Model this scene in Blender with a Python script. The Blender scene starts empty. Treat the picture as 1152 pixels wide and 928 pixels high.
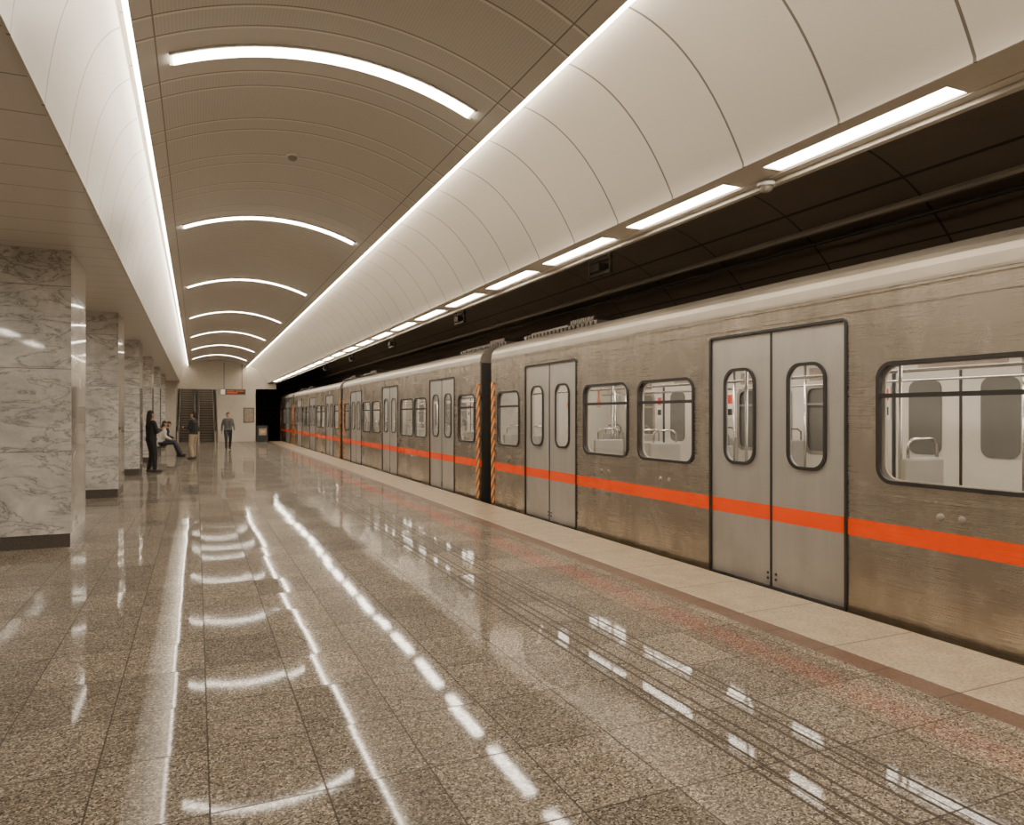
import bpy, math, random
from mathutils import Vector, Matrix
random.seed(3)
scene = bpy.context.scene
COL = scene.collection
TH = math.atan(355/800)

# ------------------------------------------------------------------ nodes
class NT:
    def __init__(s, name):
        s.m = bpy.data.materials.new(name); s.m.use_nodes = True
        s.t = s.m.node_tree; s.t.nodes.clear()
        s.out = s.n('ShaderNodeOutputMaterial')
    def n(s, typ, **kw):
        nd = s.t.nodes.new(typ)
        for k, v in kw.items(): setattr(nd, k, v)
        return nd
    def put(s, sock, v):
        if isinstance(v, bpy.types.NodeSocket): s.t.links.new(v, sock)
        elif v is not None:
            if isinstance(v, (tuple, list)) and len(v) == 3 and sock.type == 'RGBA': v = (*v, 1)
            sock.default_value = v
    def math(s, op, a, b=None, c=None, clamp=False):
        nd = s.n('ShaderNodeMath', operation=op, use_clamp=clamp)
        s.put(nd.inputs[0], a)
        if b is not None: s.put(nd.inputs[1], b)
        if c is not None: s.put(nd.inputs[2], c)
        return nd.outputs[0]
    def vmath(s, op, a, b=None):
        nd = s.n('ShaderNodeVectorMath', operation=op)
        s.put(nd.inputs[0], a)
        if b is not None: s.put(nd.inputs[1], b)
        return nd.outputs[0]
    def mix(s, f, a, b):
        nd = s.n('ShaderNodeMix', data_type='RGBA')
        s.put(nd.inputs[0], f); s.put(nd.inputs[6], a); s.put(nd.inputs[7], b)
        return nd.outputs[2]
    def obj(s): return s.n('ShaderNodeTexCoord').outputs['Object']
    def sep(s, v):
        nd = s.n('ShaderNodeSeparateXYZ'); s.put(nd.inputs[0], v); return nd.outputs
    def comb(s, x, y, z):
        nd = s.n('ShaderNodeCombineXYZ')
        s.put(nd.inputs[0], x); s.put(nd.inputs[1], y); s.put(nd.inputs[2], z); return nd.outputs[0]
    def noise(s, vec, scale, detail=3, rough=.5, dist=0):
        nd = s.n('ShaderNodeTexNoise'); s.put(nd.inputs['Vector'], vec)
        nd.inputs['Scale'].default_value = scale; nd.inputs['Detail'].default_value = detail
        nd.inputs['Roughness'].default_value = rough; nd.inputs['Distortion'].default_value = dist
        return nd.outputs[0]
    def mapr(s, v, a, b, c, d):
        nd = s.n('ShaderNodeMapRange'); s.put(nd.inputs[0], v)
        for i, q in enumerate((a, b, c, d)): s.put(nd.inputs[i+1], q)
        return nd.outputs[0]
    def line(s, coord, period, width, off=0.0):
        """1 inside thin lines every period"""
        u = s.math('DIVIDE', s.math('SUBTRACT', coord, off), period)
        f = s.math('FRACT', u)
        d = s.math('MINIMUM', f, s.math('SUBTRACT', 1.0, f))
        return s.math('LESS_THAN', d, width/2/period)
    def band(s, coord, a, b):
        return s.math('MULTIPLY', s.math('GREATER_THAN', coord, a), s.math('LESS_THAN', coord, b))
    def bsdf(s, base, rough=.5, metal=0, coat=0, coat_r=.05, normal=None, emit=None, es=0, spec=None, cn=None):
        b = s.n('ShaderNodeBsdfPrincipled')
        s.put(b.inputs['Base Color'], base); s.put(b.inputs['Roughness'], rough); s.put(b.inputs['Metallic'], metal)
        if coat: b.inputs['Coat Weight'].default_value = coat; b.inputs['Coat Roughness'].default_value = coat_r
        if normal is not None:
            s.put(b.inputs['Normal'], normal)
            s.put(b.inputs['Coat Normal'], normal if cn is None else cn)
        if emit is not None: s.put(b.inputs['Emission Color'], emit); s.put(b.inputs['Emission Strength'], es)
        if spec is not None: b.inputs['Specular IOR Level'].default_value = spec
        s.t.links.new(b.outputs[0], s.out.inputs[0]); return b

def simple(name, col, rough=.5, metal=0, var=.12, scale=6, coat=0):
    m = NT(name)
    f = m.noise(m.obj(), scale, 4)
    c1 = tuple(c*(1-var) for c in col); c2 = tuple(min(1, c*(1+var)) for c in col)
    m.bsdf(m.mix(f, c1, c2), rough, metal, coat=coat)
    return m.m
def emis(name, col, st):
    m = NT(name)
    f = m.noise(m.obj(), 2, 1)
    e = m.n('ShaderNodeEmission'); m.put(e.inputs[0], m.mix(f, col, tuple(c*.97 for c in col))); e.inputs[1].default_value = st
    m.t.links.new(e.outputs[0], m.out.inputs[0]); return m.m

WARM = (1.0, .885, .725)
MAT = {}
MAT['cove'] = emis('cove_emission', WARM, 19)
MAT['strip'] = emis('diffuser_emission', WARM, 30)
MAT['aisle'] = emis('aisle_fill_emission', WARM, 38)
MAT['arch'] = emis('arch_emission', WARM, 25)
MAT['tunnelfill'] = emis('tunnel_fill_emission', (1, .80, .58), 24)
MAT['trainlight'] = emis('train_lamp_emission', (1, .93, .82), 15)
MAT['black'] = simple('black_rubber', (.025, .023, .021), .45)
MAT['dark'] = simple('dark_metal', (.05, .045, .04), .5, .4)
MAT['darkhousing'] = simple('grey_housing', (.30, .27, .23), .5, .3)
MAT['lining'] = simple('cream_lining', (.66, .62, .55), .4)
MAT['seatgrey'] = simple('seat_grey', (.44, .42, .39), .45)
MAT['chrome'] = simple('steel_pole', (.6, .58, .55), .22, 1)
MAT['trainfloor'] = simple('train_floor', (.2, .18, .16), .5)
MAT['orange'] = simple('orange_plastic', (.9, .22, .03), .5)
MAT['red'] = simple('red_sticker', (.75, .06, .03), .5)
MAT['white'] = simple('white_plastic', (.8, .77, .72), .4)
MAT['tunnelbed'] = simple('track_bed', (.04, .035, .03), .9)
MAT['roofunit'] = simple('roof_unit_grey', (.22, .19, .165), .5, .3)

def glass(name, tint):
    m = NT(name)
    f = m.noise(m.obj(), 1.2, 2)
    tr = m.n('ShaderNodeBsdfTransparent'); m.put(tr.inputs[0], m.mix(f, tint, tuple(c*.94 for c in tint)))
    gl = m.n('ShaderNodeBsdfGlossy'); gl.inputs[0].default_value = (1, 1, 1, 1); gl.inputs[1].default_value = .03
    lw = m.n('ShaderNodeLayerWeight'); lw.inputs[0].default_value = .5
    p = m.math('POWER', lw.outputs['Facing'], 4.0)
    fac = m.math('ADD', m.math('MULTIPLY', p, .7), .03)
    mx = m.n('ShaderNodeMixShader')
    m.t.links.new(fac, mx.inputs[0]); m.t.links.new(tr.outputs[0], mx.inputs[1]); m.t.links.new(gl.outputs[0], mx.inputs[2])
    m.t.links.new(mx.outputs[0], m.out.inputs[0]); return m.m
MAT['glass'] = glass('train_glass', (.95, .93, .90))
MAT['glassdark'] = simple('train_rear_glass', (.16, .155, .14), .12, 0, .2, 1.5)

def mk_floor():
    m = NT('polished_granite_tiles'); o = m.obj(); x, y, z = m.sep(o)
    TX, TY = .46, .60
    jl = m.math('MAXIMUM', m.line(x, TX, .008, .05), m.line(y, TY, .009, .1))
    tid = m.comb(m.math('FLOOR', m.math('DIVIDE', m.math('SUBTRACT', x, .05), TX)),
                 m.math('FLOOR', m.math('DIVIDE', m.math('SUBTRACT', y, .1), TY)), 0.0)
    wn = m.n('ShaderNodeTexWhiteNoise', noise_dimensions='3D'); m.put(wn.inputs['Vector'], tid)
    rnd = wn.outputs['Color']; rv = wn.outputs['Value']
    vo = m.n('ShaderNodeTexVoronoi'); m.put(vo.inputs['Vector'], o); vo.inputs['Scale'].default_value = 125
    r = m.sep(vo.outputs['Color'])[0]
    ramp = m.n('ShaderNodeValToRGB'); m.put(ramp.inputs[0], r)
    cr = ramp.color_ramp; cr.interpolation = 'LINEAR'
    cr.elements[0].position = 0; cr.elements[0].color = (.018, .014, .010, 1)
    cr.elements[1].position = 1; cr.elements[1].color = (.60, .51, .40, 1)
    for p, c in ((.22, (.045, .037, .028)), (.34, (.165, .135, .10)), (.72, (.25, .208, .158))):
        e = cr.elements.new(p); e.color = (*c, 1)
    n2 = m.noise(o, 40, 4)
    col = m.mix(m.mapr(n2, .40, .60, .0, .55), ramp.outputs[0], (.13, .105, .077))
    tint = m.math('MULTIPLY', m.mapr(rv, 0, 1, .76, 1.22), m.mapr(m.noise(o, 3.0, 4), .3, .7, .88, 1.1))
    tv = m.n('ShaderNodeVectorMath', operation='SCALE'); m.put(tv.inputs[0], col); m.put(tv.inputs[3], tint)
    col = tv.outputs[0]
    col = m.mix(m.math('MULTIPLY', jl, .85), col, (.03, .024, .017))
    tac = None
    for a in (2.30, 2.37, 2.47, 2.54, 2.70, 2.77, 2.87):
        b = m.band(x, a-.010, a+.010); tac = b if tac is None else m.math('MAXIMUM', tac, b)
    col = m.mix(m.math('MULTIPLY', tac, .85), col, (.035, .027, .019))
    geo = m.n('ShaderNodeNewGeometry')
    off = m.vmath('SUBTRACT', rnd, (.5, .5, .5))
    sc = m.n('ShaderNodeVectorMath', operation='SCALE'); m.put(sc.inputs[0], off); sc.inputs[3].default_value = .009
    nn = m.vmath('NORMALIZE', m.vmath('ADD', geo.outputs['Normal'], sc.outputs[0]))
    b = m.bsdf(col, .6, 0, coat=.85, coat_r=.05, normal=nn, spec=.15)
    m.put(b.inputs['Coat Weight'], m.math('MULTIPLY', m.math('SUBTRACT', 1.0, m.math('MAXIMUM', jl, tac)), m.mapr(n2, .35, .65, .9, .4)))
    return m.m
MAT['floor'] = mk_floor()

def mk_edge(name, c1, c2, period, rough=.35):
    m = NT(name); o = m.obj(); x, y, z = m.sep(o)
    n = m.noise(o, 5, 6, .7); n2 = m.noise(o, 45, 3)
    col = m.mix(m.mapr(n, .3, .7, 0, 1), c1, c2)
    col = m.mix(m.mapr(n2, .45, .65, 0, .6), col, tuple(c*.5 for c in c1))
    col = m.mix(m.line(y, period, .012), col, tuple(c*.25 for c in c1))
    m.bsdf(col, rough, coat=.4, coat_r=.12); return m.m
MAT['edge'] = mk_edge('cream_edge_stone', (.37, .29, .195), (.57, .47, .335), .9)
MAT['band'] = mk_edge('brown_band_stone', (.115, .065, .04), (.175, .11, .073), .45)

def mk_panel():
    m = NT('white_cove_panels'); o = m.obj(); x, y, z = m.sep(o)
    l = m.line(y, .92, .020, 3.50)
    n = m.noise(o, .9, 2)
    col = m.mix(n, (.60, .55, .475), (.68, .63, .55))
    col = m.mix(m.math('MULTIPLY', l, .9), col, (.10, .08, .06))
    m.bsdf(col, .34); return m.m
MAT['panel'] = mk_panel()
def mk_soffit():
    m = NT('soffit_planks'); o = m.obj(); x, y, z = m.sep(o)
    l = m.line(y, .6, .014, .2)
    n = m.noise(o, 1.2, 2)
    col = m.mix(n, (.68, .64, .575), (.74, .695, .63))
    col = m.mix(m.math('MULTIPLY', l, .8), col, (.10, .09, .075))
    m.bsdf(col, .28, .0); return m.m
MAT['soffit'] = mk_soffit()
MAT['soffit_plain'] = simple('soffit_enamel', (.54, .495, .43), .4)
LY0, LDY, XC = 6.66, 5.85, 1.16
def mk_vault():
    m = NT('perforated_vault_panels'); o = m.obj(); x, y, z = m.sep(o)
    n = m.noise(o, .7, 2)
    col = m.mix(n, (.57, .545, .495), (.62, .59, .54))
    gx = m.math('SUBTRACT', m.math('FRACT', m.math('MULTIPLY', x, 38)), .5); gy = m.math('SUBTRACT', m.math('FRACT', m.math('MULTIPLY', y, 38)), .5)
    dd = m.math('SQRT', m.math('ADD', m.math('MULTIPLY', gx, gx), m.math('MULTIPLY', gy, gy)))
    dot = m.math('LESS_THAN', dd, .27)
    plain = m.math('GREATER_THAN', m.math('ABSOLUTE', m.math('SUBTRACT', x, XC)), 1.46)
    u = m.math('DIVIDE', m.math('SUBTRACT', y, LY0-.42), LDY); fr = m.math('FRACT', u)
    inl = m.math('LESS_THAN', fr, .84/LDY)
    plain = m.math('MAXIMUM', plain, inl)
    dot = m.math('MULTIPLY', dot, m.math('SUBTRACT', 1.0, plain))
    col = m.mix(m.math('MULTIPLY', dot, .24), col, (.09, .08, .065))
    l = m.math('MAXIMUM', m.line(y, LDY/5, .018, LY0-.42), m.line(y, LDY/5, .018, LY0+.42))
    ls = m.math('LESS_THAN', m.math('ABSOLUTE', m.math('SUBTRACT', m.math('ABSOLUTE', m.math('SUBTRACT', x, XC)), 1.46)), .006)
    l = m.math('MAXIMUM', l, ls)
    col = m.mix(m.math('MULTIPLY', l, .75), col, (.12, .105, .085))
    l2 = m.math('MAXIMUM', m.line(y, LDY/5, .028, LY0-.42+.028), m.line(y, LDY/5, .028, LY0+.42+.028))
    col = m.mix(m.math('MULTIPLY', m.math('SUBTRACT', l2, l, clamp=True), .7), col, (.82, .78, .71))
    m.bsdf(col, .45, .0); return m.m
MAT['vault'] = mk_vault()

def mk_marble():
    m = NT('grey_white_marble'); o = m.obj(); x, y, z = m.sep(o)
    oi = m.n('ShaderNodeObjectInfo')
    slab = m.math('FLOOR', m.math('SUBTRACT', z, .16))
    v3 = m.vmath('ADD', o, m.comb(m.math('MULTIPLY', slab, 3.7), m.math('MULTIPLY', oi.outputs['Random'], 9.0), 0.0))
    n = m.noise(v3, 1.6, 6, .6, 1.0)
    mp = m.n('ShaderNodeMapping'); m.put(mp.inputs[0], v3); mp.inputs['Rotation'].default_value = (.75, .75, 0); mp.inputs['Scale'].default_value = (.8, .8, 2.2)
    n3 = m.noise(mp.outputs[0], 1.5, 7, .62, 1.3)
    n4 = m.noise(mp.outputs[0], 3.6, 6, .6, 1.0)
    col = m.mix(m.mapr(n, .35, .65, 0, 1), (.76, .742, .708), (.50, .485, .46))
    soft = m.math('MULTIPLY', m.mapr(m.math('ABSOLUTE', m.math('SUBTRACT', n3, .5)), 0, .06, 1, 0), .5)
    vein = m.math('MULTIPLY', m.mapr(m.math('ABSOLUTE', m.math('SUBTRACT', n3, .5)), 0, .014, 1, 0), .7)
    vein2 = m.math('MULTIPLY', m.mapr(m.math('ABSOLUTE', m.math('SUBTRACT', n4, .47)), 0, .010, 1, 0), .35)
    col = m.mix(soft, col, (.33, .318, .30))
    col = m.mix(vein, col, (.14, .13, .12))
    col = m.mix(vein2, col, (.22, .205, .19))
    col = m.mix(m.math('MULTIPLY', m.line(z, 1.0, .008, .16), .8), col, (.14, .125, .11))
    m.bsdf(col, .2, coat=.9, coat_r=.04); return m.m
MAT['marble'] = mk_marble()
MAT['plinth'] = simple('dark_granite', (.09, .075, .065), .25, 0, .5, 90, coat=.5)

def mk_tunnel():
    m = NT('dark_tunnel_lining'); o = m.obj(); x, y, z = m.sep(o)
    n = m.noise(o, .6, 5)
    col = m.mix(n, (.19, .158, .125), (.26, .22, .175))
    l = m.math('MAXIMUM', m.line(y, 1.84, .03, .3), m.line(z, .6, .02, .22))
    col = m.mix(m.math('MULTIPLY', l, .75), col, (.01, .009, .008))
    m.bsdf(col, .5); return m.m
MAT['tunnel'] = mk_tunnel()

def mk_steel(name, c1, c2, rough, metal, dk=1.0):
    m = NT(name); o = m.obj(); x, y, z = m.sep(o)
    nv = m.noise(m.comb(m.math('MULTIPLY', x, 1.0), m.math('MULTIPLY', y, 3.0), m.math('MULTIPLY', z, .5)), 2.0, 5, .6)
    nb = m.noise(o, 1.3, 4, .6, .8)
    nf = m.noise(m.comb(x, m.math('MULTIPLY', y, .4), m.math('MULTIPLY', z, 60)), 6, 3)
    col = m.mix(m.mapr(nv, .3, .7, 0, 1), c1, c2)
    dirt = m.math('MULTIPLY', m.mapr(z, -.3, 1.1, .7*dk, .0), m.mapr(nb, .38, .62, .25, 1))
    col = m.mix(dirt, col, (.23, .17, .10))
    col = m.mix(m.math('MULTIPLY', m.mapr(nb, .52, .6, 0, .25*dk), m.mapr(nv, .4, .6, .3, 1)), col, tuple(c*.6 for c in c1))
    s = m.band(z, .608, .750)
    r = m.math('ADD', m.math('MULTIPLY', nf, .14), m.math('ADD', m.math('MULTIPLY', nb, .14), rough-.10))
    col = m.mix(s, col, (.95, .075, .0))
    b = m.bsdf(col, r, m.math('MULTIPLY', m.math('SUBTRACT', 1.0, s), metal))
    return m.m
MAT['steel'] = mk_steel('brushed_steel_orange_stripe', (.48, .43, .365), (.63, .57, .495), .24, .92)
MAT['doorsteel'] = mk_steel('door_grey_orange_stripe', (.42, .40, .37), (.48, .455, .425), .36, .5, .5)
MAT['roof'] = simple('roof_steel', (.30, .265, .22), .5, .8, .2, 2)

def mk_hazard():
    m = NT('hazard_stripes'); o = m.obj(); x, y, z = m.sep(o)
    f = m.math('FRACT', m.math('DIVIDE', m.math('ADD', z, m.math('MULTIPLY', y, 1.3)), .2))
    col = m.mix(m.math('LESS_THAN', f, .55), (.95, .30, .04), (.12, .10, .07))
    m.bsdf(col, .5); return m.m
MAT['hazard'] = mk_hazard()

# ------------------------------------------------------------------ mesh builder
class MB:
    def __init__(s): s.v = []; s.f = []; s.mi = []; s.mats = []
    def m(s, key):
        if key not in s.mats: s.mats.append(key)
        return s.mats.index(key)
    def raw(s, vs, fs, key):
        k = len(s.v); i = s.m(key)
        s.v += [tuple(v) for v in vs]
        for f in fs: s.f.append(tuple(k+a for a in f)); s.mi.append(i)
        return s
    def box(s, x0, x1, y0, y1, z0, z1, key):
        vs = [(x0,y0,z0),(x1,y0,z0),(x1,y1,z0),(x0,y1,z0),(x0,y0,z1),(x1,y0,z1),(x1,y1,z1),(x0,y1,z1)]
        return s.raw(vs, [(0,3,2,1),(4,5,6,7),(0,1,5,4),(1,2,6,5),(2,3,7,6),(3,0,4,7)], key)
    def tube(s, pts, r, key, seg=8):
        pts = [Vector(p) for p in pts]; vs = []; fs = []
        for i, p in enumerate(pts):
            d = (pts[min(i+1, len(pts)-1)] - pts[max(i-1, 0)]).normalized()
            if d.length < .5: d = (pts[i]-pts[i-1]).normalized()
            a = d.orthogonal().normalized() if i == 0 else (a - d*a.dot(d)).normalized()
            b = d.cross(a)
            for j in range(seg):
                t = 2*math.pi*j/seg; vs.append(p + (a*math.cos(t)+b*math.sin(t))*r)
        for i in range(len(pts)-1):
            for j in range(seg):
                k = (j+1) % seg; fs.append((i*seg+j, i*seg+k, (i+1)*seg+k, (i+1)*seg+j))
        fs.append(tuple(range(seg))[::-1]); fs.append(tuple((len(pts)-1)*seg+j for j in range(seg)))
        return s.raw(vs, fs, key)
    def sweep(s, prof, y0, y1, key, thick=0, ny=1, closed=False):
        n = len(prof); vs = []; fs = []
        for i in range(ny+1):
            y = y0+(y1-y0)*i/ny
            vs += [(p[0], y, p[1]) for p in prof]
        for i in range(ny):
            for j in range(n if closed else n-1):
                k = (j+1) % n; fs.append((i*n+j, i*n+k, (i+1)*n+k, (i+1)*n+j))
        if closed:
            fs.append(tuple(range(n))[::-1]); fs.append(tuple(ny*n+j for j in range(n)))
        return s.raw(vs, fs, key)
    def cap(s, p0, p1, r0, r1, key, seg=10):
        p0 = Vector(p0); p1 = Vector(p1); d = p1-p0
        d = Vector((0, 0, 1)) if d.length < 1e-5 else d.normalized()
        a = d.orthogonal().normalized(); b = d.cross(a); vs = [p0-d*r0]; fs = []; rings = []
        for t in (-60, -30, 0): rings.append((p0+d*math.sin(math.radians(t))*r0, r0*math.cos(math.radians(t))))
        for t in (0, 30, 60): rings.append((p1+d*math.sin(math.radians(t))*r1, r1*math.cos(math.radians(t))))
        if (p1-p0).length < 1e-5: rings.pop(3)
        for c, r in rings:
            for j in range(seg):
                t = 2*math.pi*j/seg; vs.append(c+(a*math.cos(t)+b*math.sin(t))*r)
        vs.append(p1+d*r1); L = len(vs)-1
        for j in range(seg):
            k = (j+1) % seg; fs.append((0, 1+k, 1+j))
            for i in range(len(rings)-1): fs.append((1+i*seg+j, 1+i*seg+k, 1+(i+1)*seg+k, 1+(i+1)*seg+j))
            fs.append((1+(len(rings)-1)*seg+j, 1+(len(rings)-1)*seg+k, L))
        return s.raw(vs, fs, key)
    def build(s, name, parent=None, loc=(0, 0, 0), smooth=False, bevel=0):
        me = bpy.data.meshes.new(name); me.from_pydata(s.v, [], s.f)
        for k in s.mats: me.materials.append(MAT[k])
        for p, i in zip(me.polygons, s.mi): p.material_index = i; p.use_smooth = smooth
        me.update()
        o = bpy.data.objects.new(name, me); COL.objects.link(o); o.location = loc
        if parent: o.parent = parent
        if bevel:
            b = o.modifiers.new('bevel', 'BEVEL'); b.width = bevel; b.segments = 2; b.limit_method = 'ANGLE'
        return o

def rrect(x0, x1, y0, y1, r, n=6):
    pts = []
    for cx, cy, a0 in ((x1-r, y1-r, 0), (x0+r, y1-r, 90), (x0+r, y0+r, 180), (x1-r, y0+r, 270)):
        for i in range(n+1):
            a = math.radians(a0+90*i/n); pts.append((cx+r*math.cos(a), cy+r*math.sin(a)))
    return pts
def rect(x0, x1, y0, y1): return [(x0, y0), (x1, y0), (x1, y1), (x0, y1)]
def plate(outer, holes, t):
    cu = bpy.data.curves.new('tmp', 'CURVE'); cu.dimensions = '2D'; cu.fill_mode = 'BOTH'; cu.extrude = t/2
    for lp in [outer]+holes:
        sp = cu.splines.new('POLY'); sp.points.add(len(lp)-1)
        for p, q in zip(sp.points, lp): p.co = (q[0], q[1], 0, 1)
        sp.use_cyclic_u = True
    ob = bpy.data.objects.new('tmp', cu); COL.objects.link(ob)
    dg = bpy.context.evaluated_depsgraph_get(); dg.update()
    me = bpy.data.meshes.new_from_object(ob.evaluated_get(dg))
    vs = [tuple(v.co) for v in me.vertices]; fs = [tuple(p.vertices) for p in me.polygons]
    bpy.data.objects.remove(ob); bpy.data.curves.remove(cu); bpy.data.meshes.remove(me)
    return vs, fs
def plate_yz(mb, outer, holes, t, xc, key):
    vs, fs = plate(outer, holes, t)
    return mb.raw([(xc+v[2], v[0], v[1]) for v in vs], fs, key)
def empty(name, loc, rotz=0):
    e = bpy.data.objects.new(name, None); COL.objects.link(e); e.location = loc; e.rotation_euler = (0, 0, rotz)
    e.empty_display_size = .2; return e
def tag(o, label, cat, group=None):
    o['label'] = label; o['category'] = cat
    if group: o['group'] = group
    return o
def struct(o, label=None, cat=None):
    o['kind'] = 'structure'
    if label: o['label'] = label
    if cat: o['category'] = cat
    return o
def copytree(src, loc):
    def rec(o, par):
        c = o.copy(); COL.objects.link(c)
        if par: c.parent = par
        for ch in o.children: rec(ch, c)
        return c
    r = rec(src, None); r.location = loc; return r

Y0, Y1 = -5.0, 46.0
# ------------------------------------------------------------------ floor
f = MB().box(-8, 3.84, Y0, Y1, -1.1, 0, 'floor').build('floor'); struct(f, 'polished speckled granite platform floor', 'floor')
o = MB().box(3.84, 4.03, Y0, Y1, -1.1, 0, 'band').build('trim_1'); struct(o, 'brown stone warning band along platform edge', 'floor trim')
o = MB().box(4.03, 4.84, Y0, Y1, -1.1, 0, 'edge').build('trim_2', bevel=.01); struct(o, 'cream stone platform edge strip', 'floor trim')
o = MB().box(4.84, 9.25, Y0, 75, -1.3, -1.1, 'tunnelbed').build('floor'); struct(o, 'dark track bed', 'floor')
# ------------------------------------------------------------------ walls
o = MB().box(-8.2, -8, Y0, Y1, 0, 3.6, 'soffit_plain').build('wall_left'); struct(o, 'plain beige wall', 'wall')
o = MB().box(-8.2, 9.3, Y0-.2, Y0, -1.3, 5.1, 'soffit_plain').build('wall_back'); struct(o, 'plain beige wall', 'wall')
MAT['endwall'] = simple('cream_end_wall', (.60, .55, .47), .45)
mb = MB()
mb.box(-8, -1.1, Y1, Y1+.2, 0, 5.1, 'endwall').box(-1.1, 1.15, Y1, Y1+.2, 3.15, 5.1, 'endwall')
mb.box(1.15, 3.3, Y1, Y1+.2, 0, 5.1, 'endwall').box(3.3, 4.5, Y1, Y1+.2, 3.2, 5.1, 'endwall')
o = mb.build('wall_front'); struct(o, 'cream end wall with escalator opening', 'wall')
mb = MB()
mb.box(-1.3, -1.1, Y1+.2, Y1+9, 0, 6.5, 'soffit_plain').box(1.15, 1.35, Y1+.2, Y1+9, 0, 6.5, 'soffit_plain')
mb.box(-1.3, 1.35, Y1+9, Y1+9.2, 0, 6.5, 'soffit_plain')
mb.box(-1.3, 1.35, Y1+.2, Y1+9.2, -.2, 0, 'darkhousing')
mb.box(-1.3, 1.35, Y1+.2, Y1+9.2, 6.5, 6.7, 'darkhousing')
mb.box(3.1, 3.3, Y1+.2, Y1+14, -1.1, 4, 'tunnel')
o = mb.build('wall_recess'); struct(o, 'escalator recess walls', 'wall')
# tunnel vault
prof = [(9.25, -1.1), (9.25, 1.8)]
for i in range(1, 33):
    a = math.radians(i*128/32); prof.append((6.3+2.95*math.cos(a), 1.8+2.95*math.sin(a)))
prof = [p for p in prof if p[0] > 4.5] + [(4.5, 1.8+math.sqrt(2.95**2-1.8**2))]
o = MB().sweep(prof, Y0, 75, 'tunnel').build('wall_right', smooth=False); struct(o, 'dark panelled tunnel lining', 'wall')
o = MB().box(4.84, 9.3, 75, 75.2, -1.3, 5, 'tunnel').build('wall_tunnel'); struct(o, 'dark tunnel end', 'wall')
# ------------------------------------------------------------------ ceiling
ZC = 1.6
R = 3.4; hp = 3.30
vp = []
for i in range(33):
    x = -1.6+3.2*i/32; vp.append((XC+x, ZC+hp-R+math.sqrt(R*R-x*x)))
zE = vp[0][1]
full = [(vp[0][0], zE+.15)]+vp+[(vp[-1][0], zE+.15)]
o = MB().sweep(full, Y0, Y1, 'vault').build('ceiling', smooth=True); struct(o, 'perforated curved metal vault ceiling', 'ceiling')
m = o.modifiers.new('es', 'EDGE_SPLIT')
def bez(p0, c, p2, n=16):
    return [((1-t)**2*p0[0]+2*t*(1-t)*c[0]+t*t*p2[0], (1-t)**2*p0[1]+2*t*(1-t)*c[1]+t*t*p2[1]) for t in [i/n for i in range(n+1)]]
pr = bez((2.86, ZC+3.0), (3.52, ZC+2.90), (3.97, ZC+2.0))
o = MB().sweep([(2.86, 4.75)]+pr+[(3.97, ZC+1.97), (3.985, ZC+1.97)], Y0, Y1, 'panel').build('ceiling', smooth=True); struct(o, 'curved white enamel cove panels', 'ceiling'); o.modifiers.new('es', 'EDGE_SPLIT')
pl = bez((-.54, ZC+3.0), (-.80, ZC+2.85), (-.88, ZC+2.0))
o = MB().sweep([(-.54, 4.75)]+pl+[(-.88, ZC+1.97), (-.90, ZC+1.97)], Y0, Y1, 'panel').build('ceiling', smooth=True); struct(o, 'curved white enamel cove panels', 'ceiling'); o.modifiers.new('es', 'EDGE_SPLIT')
# cove tray tops
o = MB().box(-.56, -.42, Y0, Y1, 4.72, 4.76, 'panel').box(2.74, 2.88, Y0, Y1, 4.72, 4.76, 'panel').build('trim_3'); struct(o, 'cove tray', 'ceiling trim')
o = MB().box(-8, -.90, Y0, Y1, 3.6, 3.68, 'soffit').build('ceiling'); struct(o, 'flat soffit of beige metal planks', 'ceiling')
o = MB().box(-4.2, -3.8, Y0+.2, 44.5, 3.56, 3.6, 'soffit_plain').box(-4.2, -4.17, Y0+.2, 44.5, 3.49, 3.56, 'soffit_plain').box(-3.83, -3.8, Y0+.2, 44.5, 3.49, 3.56, 'soffit_plain').build('trim_5'); struct(o, 'rail holding the added side aisle fill lights', 'ceiling trim')  # channel that carries the added, unseen aisle fill lights
o = MB().box(3.985, 4.14, Y0, Y1, 3.58, 3.66, 'soffit_plain').box(4.36, 4.50, Y0, Y1, 3.58, 3.66, 'soffit_plain').box(4.14, 4.36, Y0, Y1, 3.64, 3.66, 'soffit_plain').box(4.46, 4.50, Y0, Y1, 3.66, 4.14, 'tunnel').box(4.45, 4.51, Y0, Y1, 3.545, 3.58, 'soffit_plain').build('trim_4')
struct(o, 'soffit rail carrying strip lights', 'ceiling trim')
# ------------------------------------------------------------------ lights
MAT['cove2'] = emis('cove_emission_side', WARM, 38)
for xx, k_ in (((-.484, -.442), 'cove'), ((2.763, 2.818), 'cove2')):
    e = MB().box(xx[0], xx[1], Y0+.1, Y1-.1, 4.515, 4.565, k_).build('cove_light')
    tag(e, 'long glowing warm-white cove light beside curved panels', 'light', 'cove lights')
def arc_pts(x0, x1, dz, n=24):
    return [(x, ZC+hp-R+math.sqrt(R*R-(x-XC)**2)-dz) for x in [x0+(x1-x0)*i/n for i in range(n+1)]]
def arch():
    e = empty('arch_light', (XC, 0, 4.6))
    a = arc_pts(XC-1.34, XC+1.34, .026); b = arc_pts(XC-1.34, XC+1.34, .004)
    MB().sweep(a+b[::-1], -.09, .09, 'arch', closed=True).build('diffuser', e, (-XC, 0, -4.6))
    a = arc_pts(XC-1.37, XC+1.37, .022); b = arc_pts(XC-1.37, XC+1.37, .002)
    for q in (-.115, .09):
        MB().sweep(a+b[::-1], q, q+.025, 'soffit_plain', closed=True).build('frame', e, (-XC, 0, -4.6))
    return tag(e, 'curved glowing arch light fixed across vaulted ceiling', 'light', 'arch lights on the vault')
a0 = arch(); a0.location.y = LY0
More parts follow.
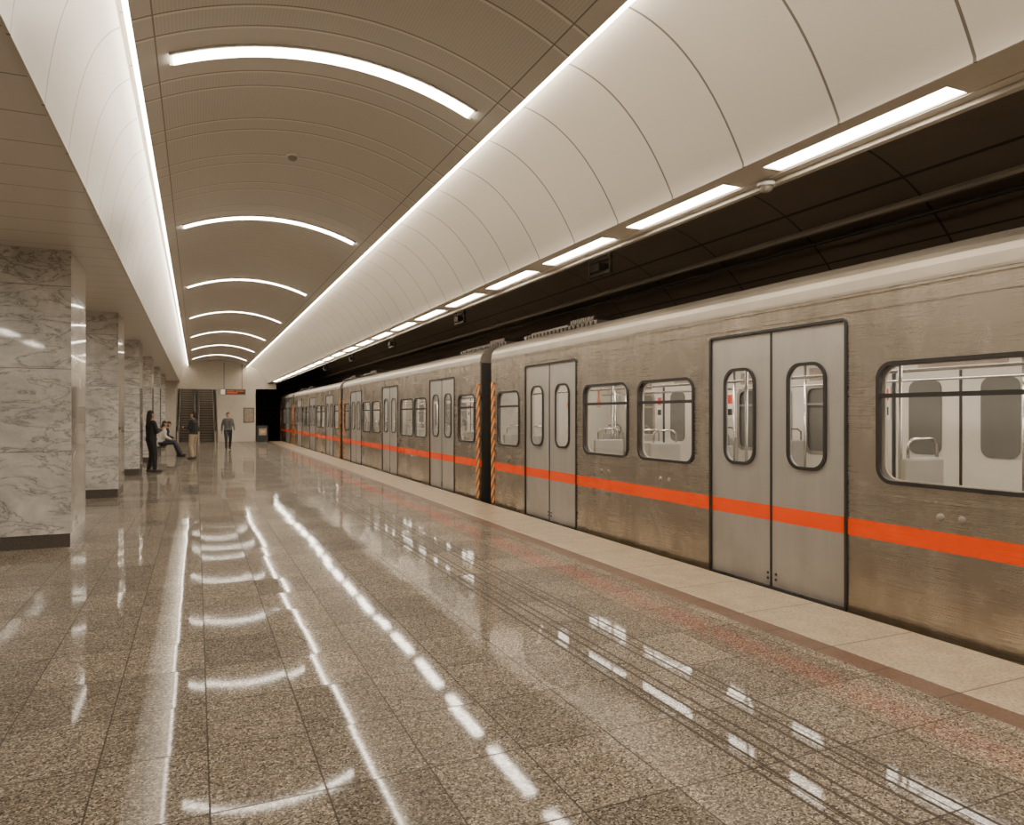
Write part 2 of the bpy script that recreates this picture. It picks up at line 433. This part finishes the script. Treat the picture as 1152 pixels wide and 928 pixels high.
for i in range(1, 7): copytree(a0, (XC, LY0+LDY*i, 4.6))
copytree(a0, (XC, LY0-LDY, 4.6))
def strip():
    e = empty('strip_light', (4.25, 0, 3.6))
    MB().box(-.095, .095, .01, 1.54, .0, .02, 'strip').build('diffuser', e)
    MB().box(-.11, -.095, 0, 1.55, -.012, .035, 'soffit_plain').box(.095, .11, 0, 1.55, -.012, .035, 'soffit_plain').box(-.11, .11, -.225, .01, -.012, .035, 'soffit_plain').box(-.11, .11, 1.54, 1.775, -.012, .035, 'soffit_plain').build('housing', e)
    return tag(e, 'recessed rectangular warm-white strip light above platform edge', 'light', 'strip lights over the platform edge')
s0 = strip(); s0.location.y = 4.86
for i in range(-4, 20):
    if i: copytree(s0, (4.25, 4.86+2*i, 3.6))
def aisle():  # unseen fill lights added to brighten the pillars and left soffit
    e = empty('aisle_fill_light', (-4.0, 0, 3.51))
    MB().box(-.13, .13, 0, 1.6, .0, .015, 'aisle').build('diffuser', e)
    MB().box(-.15, .15, -.02, 1.62, .015, .05, 'white').build('housing', e)
    return tag(e, 'added rectangular warm-white fill light over side aisle, hidden by pillars', 'light', 'added side aisle fill lights')
q0 = aisle(); q0.location.y = -3.5
for i in range(1, 16): copytree(q0, (-4.0, -3.5+3.0*i, 3.51))
def tfill():  # added fill tubes, out of view behind the soffit, to lift the dark tunnel
    e = empty('tunnel_fill_lamp', (4.56, 0, 3.80))
    MB().box(-.02, .02, 0, 1.6, -.02, .02, 'tunnelfill').build('tube', e)
    MB().box(-.055, -.02, -.03, 1.63, -.03, .03, 'dark').build('holder', e)
    return tag(e, 'added fill tube on tunnel side of ceiling fascia, hidden by soffit', 'light', 'added tunnel fill tubes')
t0_ = tfill(); t0_.location.y = -3
for i in range(1, 14): copytree(t0_, (4.56, -3+3.5*i, 3.80))
def detector(loc):
    def lathe(pr, seg=20):
        vs = []; fs = []
        for r, z in pr:
            for j in range(seg): t = 2*math.pi*j/seg; vs.append((r*math.cos(t), r*math.sin(t), z))
        for i in range(len(pr)-1):
            for j in range(seg): k = (j+1) % seg; fs.append((i*seg+j, i*seg+k, (i+1)*seg+k, (i+1)*seg+j))
        fs.append(tuple(range(seg))); return vs, fs
    e = empty('smoke_detector', loc)
    b = MB(); b.raw(*lathe([(.0755, 0), (.0755, -.02), (.065, -.03)][::1]), 'white'); b.build('base', e, smooth=False)
    b = MB(); v, f_ = lathe([(.055, -.03), (.055, -.05), (.04, -.07), (.02, -.08), (.001, -.08)]); b.raw(v, f_, 'darkhousing'); b.build('sensor_head', e, smooth=True)
    tag(e, 'round white smoke detector fixed to ceiling', 'smoke detector', 'smoke detectors')
detector((1.11, 9.35, 4.895)); detector((4.40, 4.62, 3.56)); 
# ------------------------------------------------------------------ pillars
def pillar():
    e = empty('pillar', (-1.995, 10.69, 0))
    MB().box(-.605, .605, -.61, .61, .16, 3.6, 'marble').build('shaft', e, bevel=.006)
    MB().box(-.59, .59, -.595, .595, 0, .16, 'plinth').build('plinth', e, bevel=.004)
    return tag(e, 'square grey-veined marble pillar with dark granite plinth', 'pillar', 'marble pillars')
p0 = pillar()
for i in range(1, 6): copytree(p0, (-1.995, 10.69+5.7*i, 0))

# ------------------------------------------------------------------ train
W = 2.8
def car(L, doors, wins, cab=False):
    e = empty('train_car', (4.95, 0, -1.1))
    P = (0, 0, 1.1)
    wz0, wz1 = 1.065, 2.015
    holes = [rect(c-.845, c+.845, -.02, 2.39) for c in doors]+[rrect(a, b, wz0, wz1, .13) for a, b in wins]
    mb = MB()
    plate_yz(mb, rect(0, L, -1.1, 2.62), holes, .03, .015, 'steel')
    plate_yz(mb, rect(0, L, -1.1, 2.62), [rrect(a, b, wz0, wz1, .13) for a, b in wins], .03, W-.015, 'steel')
    mb.box(.03, W-.03, -.004, .03, -1.1, 2.62, 'dark').box(.03, W-.03, L-.03, L+.004, -1.1, 2.62, 'dark')
    segs = []; cur = 0
    for c in sorted(doors): segs.append((cur, c-.90)); cur = c+.90
    segs.append((cur, L))
    for a, b in segs:
        mb.box(-.006, 0, a, b, .955, .967, 'steel')
    mb.box(-.008, 0, 0, L, 2.45, 2.465, 'steel').box(-.012, 0, 0, L, 2.575, 2.595, 'steel')
    mb.build('body', e, P)
    rp = [(-.012, 2.60), (-.012, 2.625)]
    for i in range(25):
        a = math.pi*i/24; c, s_ = math.cos(a), math.sin(a)
        rp.append((W/2-W/2*math.copysign(abs(c)**.75, c), 2.62+.38*abs(s_)**.72))
    rp += [(W, 2.6)]
    mb = MB().sweep(rp, 0, L, 'roof', closed=True)
    mb.sweep(rp, -.012, -.002, 'roofunit', closed=True).sweep(rp, L+.002, L+.012, 'dark', closed=True)
    for xr, zr in ((.10, 2.80), (.42, 2.925)):
        mb.box(xr, xr+.02, 0, L, zr-.05, zr+.005, 'roof')
    r = mb.build('roof', e, P, smooth=False)
    for ya, yb in ((.15, 2.75), (L-2.75, L-.15)) if L > 7 else ((.15, 2.75),):
        mb = MB().box(.60, 2.2, ya, yb, 2.92, 3.05, 'roofunit')
        for k in range(18):
            y = ya+.08+k*(yb-ya-.1)/18
            mb.box(.58, .605, y, y+.05, 2.94, 3.04, 'dark')
        mb.box(.62, 2.2, ya+.1, ya+.85, 3.05, 3.13, 'dark').box(.7, 2.1, ya+1.1, yb-.1, 3.05, 3.10, 'roofunit')
        for k in range(14):
            y = ya+.12+k*.052; mb.box(.60, .62, y, y+.03, 3.06, 3.12, 'roofunit')
        mb.build('roof_vent_unit', e, P)
    mb = MB()
    plate_yz(mb, rect(.04, L-.04, .02, 2.38), [rect(c-.82, c+.82, 0.03, 2.2) for c in doors]+[rrect(a+.03, b-.03, wz0+.03, wz1-.03, .12) for a, b in wins], .02, .06, 'lining')
    plate_yz(mb, rect(.04, L-.04, .02, 2.38), [rrect(a+.03, b-.03, wz0+.03, wz1-.03, .12) for a, b in wins], .02, W-.06, 'lining')
    mb.box(.07, W-.07, .04, .06, 0, 2.38, 'lining').box(.07, W-.07, L-.06, L-.04, 0, 2.38, 'lining')
    mb.box(.03, W-.07, .04, L-.04, -.04, 0.0, 'trainfloor').box(.07, W-.07, .04, L-.04, 2.32, 2.36, 'lining')
    for c in doors:
        mb.box(W-.085, W-.07, c-.84, c-.80, 0, 2.1, 'black').box(W-.085, W-.07, c+.80, c+.84, 0, 2.1, 'black').box(W-.085, W-.07, c-.012, c+.012, 0, 2.1, 'black')
        for q in (-.42, .42):
            vs, fs = plate(rrect(c+q-.2, c+q+.2, 1.15, 2.0, .1), [], .01)
            mb.raw([(W-.078+v[2], v[0], v[1]) for v in vs], fs, 'glassdark')
    mb.build('interior_lining', e, P)
    for xx in (.85, W-.95):
        MB().box(xx, xx+.14, .3, L-.3, 2.285, 2.32, 'trainlight').build('interior_lamp', e, P)
    for c in doors:
        mb = MB()
        plate_yz(mb, rrect(c-.868, c+.868, -.05, 2.412, .05), [rect(c-.842, c+.842, -.018, 2.388)], .02, -.004, 'black')
        mb.box(-.02, .0, c-.86, c+.86, -.055, -.02, 'dark')
        mb.build('door_frame', e, P)
        for a, b in ((c-.838, c-.012), (c+.012, c+.838)):
            md = (a+b)/2
            d = MB(); plate_yz(d, rect(a, b, -.01, 2.385), [rrect(md-.21, md+.21, 1.13, 2.05, .14)], .03, .022, 'doorsteel')
            hx = c-.05 if a < c-.1 else c+.05
            for zz in (.05, .10):
                d.box(.0, .007, hx-.02, hx+.0, zz, zz+.02, 'dark')
            dl = d.build('door', e, P)
            g = MB(); plate_yz(g, rrect(md-.225, md+.225, 1.11, 2.07, .15), [rrect(md-.195, md+.195, 1.14, 2.04, .125)], .02, .0, 'black'); g.build('window_frame', dl)
            g = MB(); plate_yz(g, rrect(md-.205, md+.205, 1.135, 2.045, .135), [], .006, .022, 'glass'); g.build('window_glass', dl)
        g = MB().box(.002, .03, c-.012, c+.012, -.01, 2.38, 'black').build('door_seal', e, P)
    for a, b in wins:
        g = MB(); plate_yz(g, rrect(a-.005, b+.005, wz0-.005, wz1+.005, .135), [rrect(a+.025, b-.025, wz0+.025, wz1-.025, .11)], .03, .0, 'black')
        g.box(-.010, .02, a+.02, b-.02, 1.735, 1.770, 'black')
        w = g.build('window', e, P)
        g = MB(); plate_yz(g, rrect(a+.01, b-.01, wz0+.01, wz1-.01, .12), [], .006, .012, 'glass'); g.build('window_glass', w)
        g = MB(); plate_yz(g, rrect(a+.01, b-.01, wz0+.01, wz1-.01, .12), [], .006, W-.03, 'glassdark')
        plate_yz(g, rrect(a+.0, b-.0, wz0+.0, wz1-.0, .13), [rrect(a+.05, b-.05, wz0+.05, wz1-.05, .10)], .01, W-.075, 'darkhousing')
        g.box(W-.08, W-.07, a+.03, b-.03, 1.735, 1.765, 'darkhousing'); g.build('rear_window', e, P)
        m_ = (a+b)/2
        for q in (-.08, .08):
            g = MB(); g.cap((.0, m_+q, .855), (.0, m_+q, .8551), .03, .03, 'darkhousing', 14)
            g.v = [(x*.35, y, z) for x, y, z in g.v]
            g.build('round_cover', e, P, smooth=True)
    for a, b in wins:
        m_ = (a+b)/2
        for x0 in (.12, W-.60):
            for q in (-1, 1):
                yb = m_+q*.50
                lo, hi = sorted((yb, yb-q*.44)); bl, bh = sorted((yb, yb-q*.05))
                s = MB().box(x0, x0+.46, lo, hi, .42, .47, 'seatgrey').box(x0, x0+.46, bl, bh, .47, 1.26, 'seatgrey')
                s.box(x0+.18, x0+.26, lo+.1, hi-.1, 0, .42, 'dark')
                st = s.build('seat', e, P, bevel=.02)
                yy = (bl+bh)/2
                MB().tube([(x0+.06, yy, 1.24), (x0+.06, yy, 1.37), (x0+.12, yy, 1.41), (x0+.34, yy, 1.41), (x0+.40, yy, 1.37), (x0+.40, yy, 1.24)], .013, 'chrome', 8).build('grab_loop', st, smooth=True)
        MB().tube([(W-.62, m_, 0), (W-.62, m_, 2.32)], .016, 'chrome').build('pole', e, P, smooth=True)
        MB().box(W-.09, W-.07, a+.1, b-.1, 2.07, 2.24, 'poster').build('advert_panel', e, P)
    for c in doors:
        for q in (-.93, .93):
            for xx, xe in ((.55, .09), (W-.55, W-.09)):
                MB().tube([(xx, c+q, 0), (xx, c+q, 2.32)], .017, 'chrome').build('pole', e, P, smooth=True)
                lo, hi = sorted((xx, xe))
                pt = MB().box(lo, hi, c+q-.01, c+q+.01, .3, .98, 'white').build('partition', e, P)
                MB().tube([(lo, c+q, 1.0), (hi, c+q, 1.0)], .014, 'chrome').build('rail', pt, smooth=True)
            n_ = MB().box(W-.09, W-.073, c+q-.07, c+q+.07, 1.55, 1.95, 'white').box(W-.095, W-.09, c+q-.05, c+q+.05, 1.78, 1.92, 'red').box(W-.095, W-.09, c+q-.05, c+q+.05, 1.6, 1.7, 'dark').build('notice', e, P)
        MB().box(W-.09, W-.07, c-.5, c+.5, 2.14, 2.26, 'poster').build('route_map', e, P)
        MB().tube([(1.4, c, 0), (1.4, c, 2.32)], .018, 'chrome').build('pole', e, P, smooth=True)
    for xx in (.62, W-.62):
        MB().tube([(xx, .3, 1.98), (xx, L-.3, 1.98)], .015, 'chrome').build('handrail', e, P, smooth=True)
    for c in doors:
        for q in (-.45, .50):
            MB().box(.61, .63, c+q, c+q+.02, 1.80, 1.97, 'orange').tube([(.62, c+q-.04, 1.73), (.62, c+q-.04, 1.80), (.62, c+q+.06, 1.80), (.62, c+q+.06, 1.73), (.62, c+q-.03, 1.725)], .008, 'orange', 6).build('strap_handle', e, P)
    for y in (.02, L-.17):
        MB().box(-.016, -.004, y, y+.15, .0, 2.2, 'hazard').build('hazard_strip', e, P)
    if not cab:
        mb = MB()
        for k in range(6):
            y = L+.014+k*.084
            mb.box(.45, W-.45, y, y+.054, -.3, 2.40, 'black')
            mb.box(.5, W-.5, y+.054, y+.084, -.25, 2.35, 'dark')
        mb.build('gangway_bellows', e, P)
    return e
MAT['poster'] = simple('poster_paper', (.35, .28, .22), .5, 0, .5, 8)
D = [2.34, 6.95, 11.56]; WN = [(.28, 1.24)]
WN += [(D[0]+1.13, D[0]+2.14), (D[0]+2.25, D[0]+3.46), (D[1]+1.13, D[1]+2.20), (D[1]+2.42, D[1]+3.54)]
WN += [(D[2]+1.10, D[2]+2.04)]
lab = 'brushed steel metro car with orange stripe standing at platform'
c1 = car(13.9, D, WN); tag(c1, lab, 'train', 'metro train cars'); c1.location = (4.95, -1.81, -1.1)
for y in (12.65, 27.11): copytree(c1, (4.95, y, -1.1))
c4 = car(6.3, [2.34], [(.28, 1.24), (3.47, 4.54)], True); tag(c4, 'short brushed steel metro end car with orange stripe', 'train', 'metro train cars'); c4.location = (4.95, 41.57, -1.1)

# ------------------------------------------------------------------ tunnel fittings
o = MB().tube([(7.62, Y0+.1, 4.08), (7.62, 74, 4.08)], .05, 'darkhousing').build('cable_pipe')
tag(o, 'long grey cable pipe running along tunnel wall', 'pipe', 'tunnel pipes')
o = MB().tube([(7.80, Y0+.1, 3.96), (7.80, 74, 3.96)], .03, 'dark').build('cable_pipe')
tag(o, 'thin dark cable pipe running along tunnel wall', 'pipe', 'tunnel pipes')
def bracket(y):
    e = empty('cable_bracket', (5.35, y, 4.4))
    b = MB()
    b.box(-.02, .02, -.3, -.26, -.75, .12, 'dark').box(-.02, .02, .26, .3, -.75, .12, 'dark')
    b.box(-.03, .03, -.3, .3, -.78, -.73, 'dark').box(-.03, .03, -.3, .3, -.58, -.54, 'dark').box(-.1, .1, -.12, .12, -.73, -.62, 'black')
    b.build('frame', e)
    return tag(e, 'dark metal hanging bracket under tunnel roof', 'bracket', 'hanging tunnel brackets')
b0 = bracket(8.9)
for i in range(1, 5): copytree(b0, (5.35, 8.9+6*i, 4.4))

# ------------------------------------------------------------------ end of platform
MAT['escstep'] = simple('escalator_step', (.22, .18, .145), .5, .3)
MAT['escside'] = simple('escalator_side', (.5, .44, .36), .4, .3)
def escalator(x):
    e = empty('escalator', (x, Y1-.6, 0))
    s = MB(); n = 34
    for i in range(n):
        y = .9+i*.26; z = min(max(0, (i-2)*.155), 5)
        s.box(-.40, .40, y, y+.27, -.0 if i < 3 else z-.25, z+.02, 'dark')
        s.box(-.40, .40, y-.004, y, z-.11 if i > 2 else 0, z+.0, 'escstep')
    s.build('steps', e)
    for q in (-.48, .42):
        vs, fs = plate([(0, 0), (1.2, 0), (9, 4.65), (9, 5.5), (1.5, .95), (0, .92), (-.1, .8)], [], .08)
        MB().raw([(q+.03+v[2], v[0], v[1]) for v in vs], fs, 'escside').build('balustrade', e)
        MB().tube([(q+.03, .0, .6), (q+.03, -.15, .75), (q+.03, -.08, .92), (q+.03, .1, .97), (q+.03, 1.45, 1.0), (q+.03, 9, 5.52)], .035, 'black').build('handrail', e, smooth=True)
    return tag(e, 'escalator with dark steps and black handrails rising away', 'escalator', 'escalators')
escalator(-.54); escalator(.58)
for y in (Y1+.6, Y1+3.5):  # unseen fill lights added to brighten the escalator recess
    e = empty('recess_fill_light', (.02, y, 6.42))
    MB().box(-.8, .8, 0, .5, 0, .04, 'strip').build('diffuser', e); MB().box(-.82, .82, -.02, .52, .04, .079, 'white').build('housing', e)
    tag(e, 'added fill light in recess above escalators', 'light', 'added escalator fill lights')
MAT['signorange'] = emis('display_emission', (1.0, .16, .03), .9)
MAT['signwhite'] = emis('sign_white_emission', (1.0, .85, .7), .7)
e = empty('information_display', (1.95, 44.5, 2.95))
MB().box(-.70, .70, -.08, .08, -.18, .18, 'darkhousing').build('casing', e)
b = MB().box(-.66, -.44, -.088, -.08, -.14, .14, 'signwhite').box(-.40, .66, -.088, -.08, -.13, .13, 'black')
for xa, xb, za, zb in ((-.35, .05, .03, .07), (.12, .58, .03, .07), (-.35, .25, -.07, -.03)):
    b.box(xa, xb, -.094, -.088, za, zb, 'signorange')
b.build('screen', e)
for q in (-.5, .47): MB().box(q, q+.03, -.01, .01, .18, 1.72, 'dark').build('hanging_rod', e)
tag(e, 'hanging grey display sign with glowing orange rows', 'sign')
e = empty('wall_notice', (2.9, Y1-.03, 1.6))
MB().box(-.3, .3, -.02, .03, -.45, .45, 'dark').build('frame', e); MB().box(-.26, .26, -.026, -.02, -.41, .41, 'poster').build('sheet', e)
tag(e, 'dark framed notice on cream end wall', 'notice')
MAT['litorange'] = emis('cabinet_lit_face', (1.0, .55, .25), .5)
e = empty('platform_end_cabinet', (3.62, 45.0, 0))
MB().box(-.30, .30, -.12, .12, 0, .98, 'black').build('body', e, bevel=.01)
MB().box(-.22, .22, -.13, -.12, .40, .82, 'poster').box(-.14, .14, -.137, -.13, .55, .70, 'litorange').build('lit_panel', e)
tag(e, 'small dark cabinet with lit orange face at platform end', 'cabinet')
# bench
e = empty('bench', (-1.28, 30.75, 0))
MB().box(-.22, .22, -1.1, 1.1, .38, .43, 'plinth').build('seat', e, bevel=.01)
for y in (-.85, .75): MB().box(-.18, .0, y, y+.1, 0, .38, 'darkhousing').build('leg', e)
tag(e, 'dark stone slab bench between marble pillars', 'bench')

# ------------------------------------------------------------------ people
def pmat(n, c): MAT[n] = simple(n, c, .7, 0, .15, 12)
pmat('skin', (.50, .31, .21)); pmat('hair_dark', (.03, .02, .015)); pmat('cloth_black', (.02, .02, .022)); pmat('cloth_navy', (.035, .04, .055))
pmat('cloth_khaki', (.42, .34, .24)); pmat('cloth_grey', (.13, .13, .125)); pmat('cloth_white', (.65, .62, .57)); pmat('jeans', (.035, .04, .05)); pmat('shoe', (.05, .04, .035)); pmat('eye', (.01, .01, .01))
def remesh(o, v):
    m = o.modifiers.new('remesh', 'REMESH'); m.mode = 'VOXEL'; m.voxel_size = v; m.use_smooth_shade = True
    s = o.modifiers.new('sm', 'SMOOTH'); s.iterations = 3; s.factor = .5
def person(loc, rot, label, top, bottom, legs=None, arms=None, seated=False, long_hair=False, sleeve=1, lean=0, bag=False):
    e = empty('person', loc, rot); dz = -.335 if seated else 0; dy = 0
    def U(p):
        x, y, z = p; zz = z-.93
        return Vector((x, y+math.sin(lean)*zz+dy, .93+zz*math.cos(lean)+dz))
    legs = legs or [((.10, .01, .49), (.10, -.01, .09)), ((-.10, .01, .49), (-.10, -.01, .09))]
    arms = arms or [((.24, -.02, 1.12), (.25, .05, .87)), ((-.24, -.02, 1.12), (-.25, .05, .87))]
    B = MB(); T = MB(); P = MB(); S = MB()
    def c(mb, a, b, r0, r1, k): mb.cap(a, b, r0, r1, k)
    tor = [((-.06, 0, .93), (.06, 0, .93), .115, .115), ((-.055, 0, 1.0), (-.075, 0, 1.30), .10, .108), ((.055, 0, 1.0), (.075, 0, 1.30), .10, .108), ((-.14, 0, 1.385), (.14, 0, 1.385), .062, .062)]
    for a, b, r0, r1 in tor:
        c(B, U(a), U(b), r0, r1, 'skin'); c(T, U(a), U(b), r0+.016, r1+.016, top)
    c(P, U((-.06, 0, .90)), U((.06, 0, .90)), .128, .128, bottom)
    c(B, U((0, 0, 1.40)), U((0, .01, 1.52)), .055, .05, 'skin')
    c(B, U((0, .0, 1.615)), U((0, -.01, 1.635)), .088, .088, 'skin'); c(B, U((0, .035, 1.56)), U((0, .045, 1.555)), .062, .05, 'skin')
    c(B, U((0, .085, 1.615)), U((0, .108, 1.59)), .012, .016, 'skin')
    c(B, U((-.02, .085, 1.553)), U((.02, .085, 1.553)), .011, .011, 'skin')
    for q in (-1, 1): c(B, U((q*.088, -.005, 1.60)), U((q*.09, -.012, 1.63)), .014, .018, 'skin')
    for (el, wr), q in zip(arms, (1, -1)):
        sh = U((q*.175, 0, 1.375)); el = U(el); wr = U(wr)
        c(B, sh, el, .052, .040, 'skin'); c(B, el, wr, .040, .027, 'skin')
        c(T, sh, el, .066, .055, top)
        if sleeve: c(T, el, wr, .054, .038, top)
        d = (wr-el).normalized(); fw = Vector((0, 1, 0)); s_ = (fw-d*fw.dot(d)).normalized(); nrm = d.cross(s_)
        pm = wr+d*.085
        for k in (-1, 0, 1): c(B, wr+d*.01+s_*k*.008, pm+s_*k*.022, .018, .015, 'skin')
        for k in range(4):
            b0_ = pm+s_*(k-1.5)*.021; ln = (.032, .038, .035, .027)[k]; bend = nrm*(.012*(-q))
            m1 = b0_+d*ln+bend; m2 = m1+d*ln*.7+bend*1.6
            c(B, b0_, m1, .0095, .009, 'skin'); c(B, m1, m2, .009, .0075, 'skin')
        t0 = wr+d*.03+s_*.02; t1 = t0+d*.03+s_*.032; c(B, t0, t1, .012, .010, 'skin'); c(B, t1, t1+d*.028+s_*.006, .010, .008, 'skin')
    for (kn, an), q in zip(legs, (1, -1)):
        hp_ = Vector((q*.09, dy, .88+dz)); kn = Vector(kn); an = Vector(an)
        c(B, hp_, kn, .088, .058, 'skin'); c(B, kn, an, .056, .038, 'skin')
        c(P, hp_, kn, .104, .074, bottom); c(P, kn, an+Vector((0, 0, .02)), .074, .056, bottom)
        base = Vector((an.x, an.y-.03, an.z-.045)); toe = Vector((an.x+q*.015, an.y+.15, an.z-.055))
        c(B, an, base, .036, .034, 'skin'); c(B, base, toe, .032, .026, 'skin')
        S2 = MB(); c(S2, base, toe, .045, .035, 'shoe'); c(S2, an-Vector((0, 0, .02)), base, .044, .045, 'shoe')
        s = S2.build('shoe', e); remesh(s, .011)
    b = B.build('body', e); remesh(b, .0075)
    t = T.build('top', e); remesh(t, .013)
    p_ = P.build('trousers', e); remesh(p_, .013)
    H = MB(); c(H, U((0, -.015, 1.64)), U((0, -.025, 1.655)), .094, .09, 'hair_dark'); c(H, U((0, -.035, 1.60)), U((0, -.04, 1.57)), .085, .07, 'hair_dark')
    if long_hair:
        for k in (-.04, .0, .04): c(H, U((k, -.05, 1.6)), U((k*1.3, -.085, 1.36)), .065, .04, 'hair_dark')
    h = H.build('hair', e); remesh(h, .012)
    for q in (-1, 1):
        E = MB(); c(E, U((q*.032, .078, 1.625)), U((q*.032, .0781, 1.625)), .010, .010, 'eye'); E.build('eye', e, smooth=True)
    if bag:
        G = MB().box(-.14, .14, -.28, -.13, 1.0, 1.38, 'cloth_black'); G.build('backpack', e, bevel=.04)
    tag(e, label, 'person'); return e
PI = math.pi
person((-1.16, 22.4, 0), PI*-.35, 'person in black clothes with long dark hair standing beside pillar', 'cloth_black', 'cloth_black',
       arms=[((.22, .06, 1.13), (.06, .24, 1.18)), ((-.22, .06, 1.13), (-.05, .24, 1.20))], long_hair=True,
       legs=[((.12, .04, .49), (.17, .02, .09)), ((-.08, .06, .49), (-.08, -.04, .09))])
person((-1.30, 25.0, 0), PI*-.5, 'person in dark navy jacket standing with arms folded', 'cloth_navy', 'cloth_black',
       arms=[((.22, .05, 1.12), (.02, .2, 1.14)), ((-.22, .05, 1.12), (-.02, .22, 1.10))], long_hair=True)
seatlegs = [((.12, .44, .55), (.14, .66, .09)), ((-.12, .44, .55), (-.10, .58, .09))]
person((-1.22, 30.2, 0), -PI/2, 'person in white top and dark trousers sitting on bench', 'cloth_white', 'jeans', legs=seatlegs,
       arms=[((.24, .10, 1.12), (.12, .30, 1.02)), ((-.24, .10, 1.12), (-.12, .30, 1.02))], seated=True, long_hair=True, lean=.18)
person((-1.22, 31.3, 0), -PI/2, 'person in dark jacket sitting leaning forward on bench', 'cloth_black', 'jeans', legs=seatlegs,
       arms=[((.24, .12, 1.12), (.10, .32, 1.05)), ((-.24, .12, 1.12), (-.10, .32, 1.05))], seated=True, lean=.35)
person((-.10, 28.5, 0), PI*.35, 'person in black top and khaki trousers standing on platform', 'cloth_black', 'cloth_khaki',
       arms=[((.23, .04, 1.13), (.20, .14, .90)), ((-.23, .05, 1.13), (-.10, .27, 1.15))],
       legs=[((.12, .04, .49), (.18, .06, .09)), ((-.12, .04, .49), (-.17, -.05, .09))])
person((1.33, 35.2, 0), PI*1.03, 'person in grey top and dark trousers walking, carrying backpack', 'cloth_grey', 'jeans',
       arms=[((.24, -.10, 1.14), (.26, -.08, .89)), ((-.24, .06, 1.12), (-.25, .20, .93))], bag=True,
       legs=[((.10, .16, .51), (.10, .16, .09)), ((-.10, -.02, .50), (-.10, -.24, .11))])

# ------------------------------------------------------------------ world / camera
w = bpy.data.worlds.new('World'); scene.world = w; w.use_nodes = True
w.node_tree.nodes['Background'].inputs[0].default_value = (1, .88, .72, 1); w.node_tree.nodes['Background'].inputs[1].default_value = .02
cd = bpy.data.cameras.new('Camera'); cam = bpy.data.objects.new('Camera', cd); COL.objects.link(cam)
cam.location = (0, 0, 1.6); cam.rotation_euler = (math.pi/2, 0, -TH)
cd.sensor_width = 36; cd.lens = 25.0; cd.shift_y = 3/1152; cd.clip_end = 200; cd.clip_start = .05
scene.camera = cam
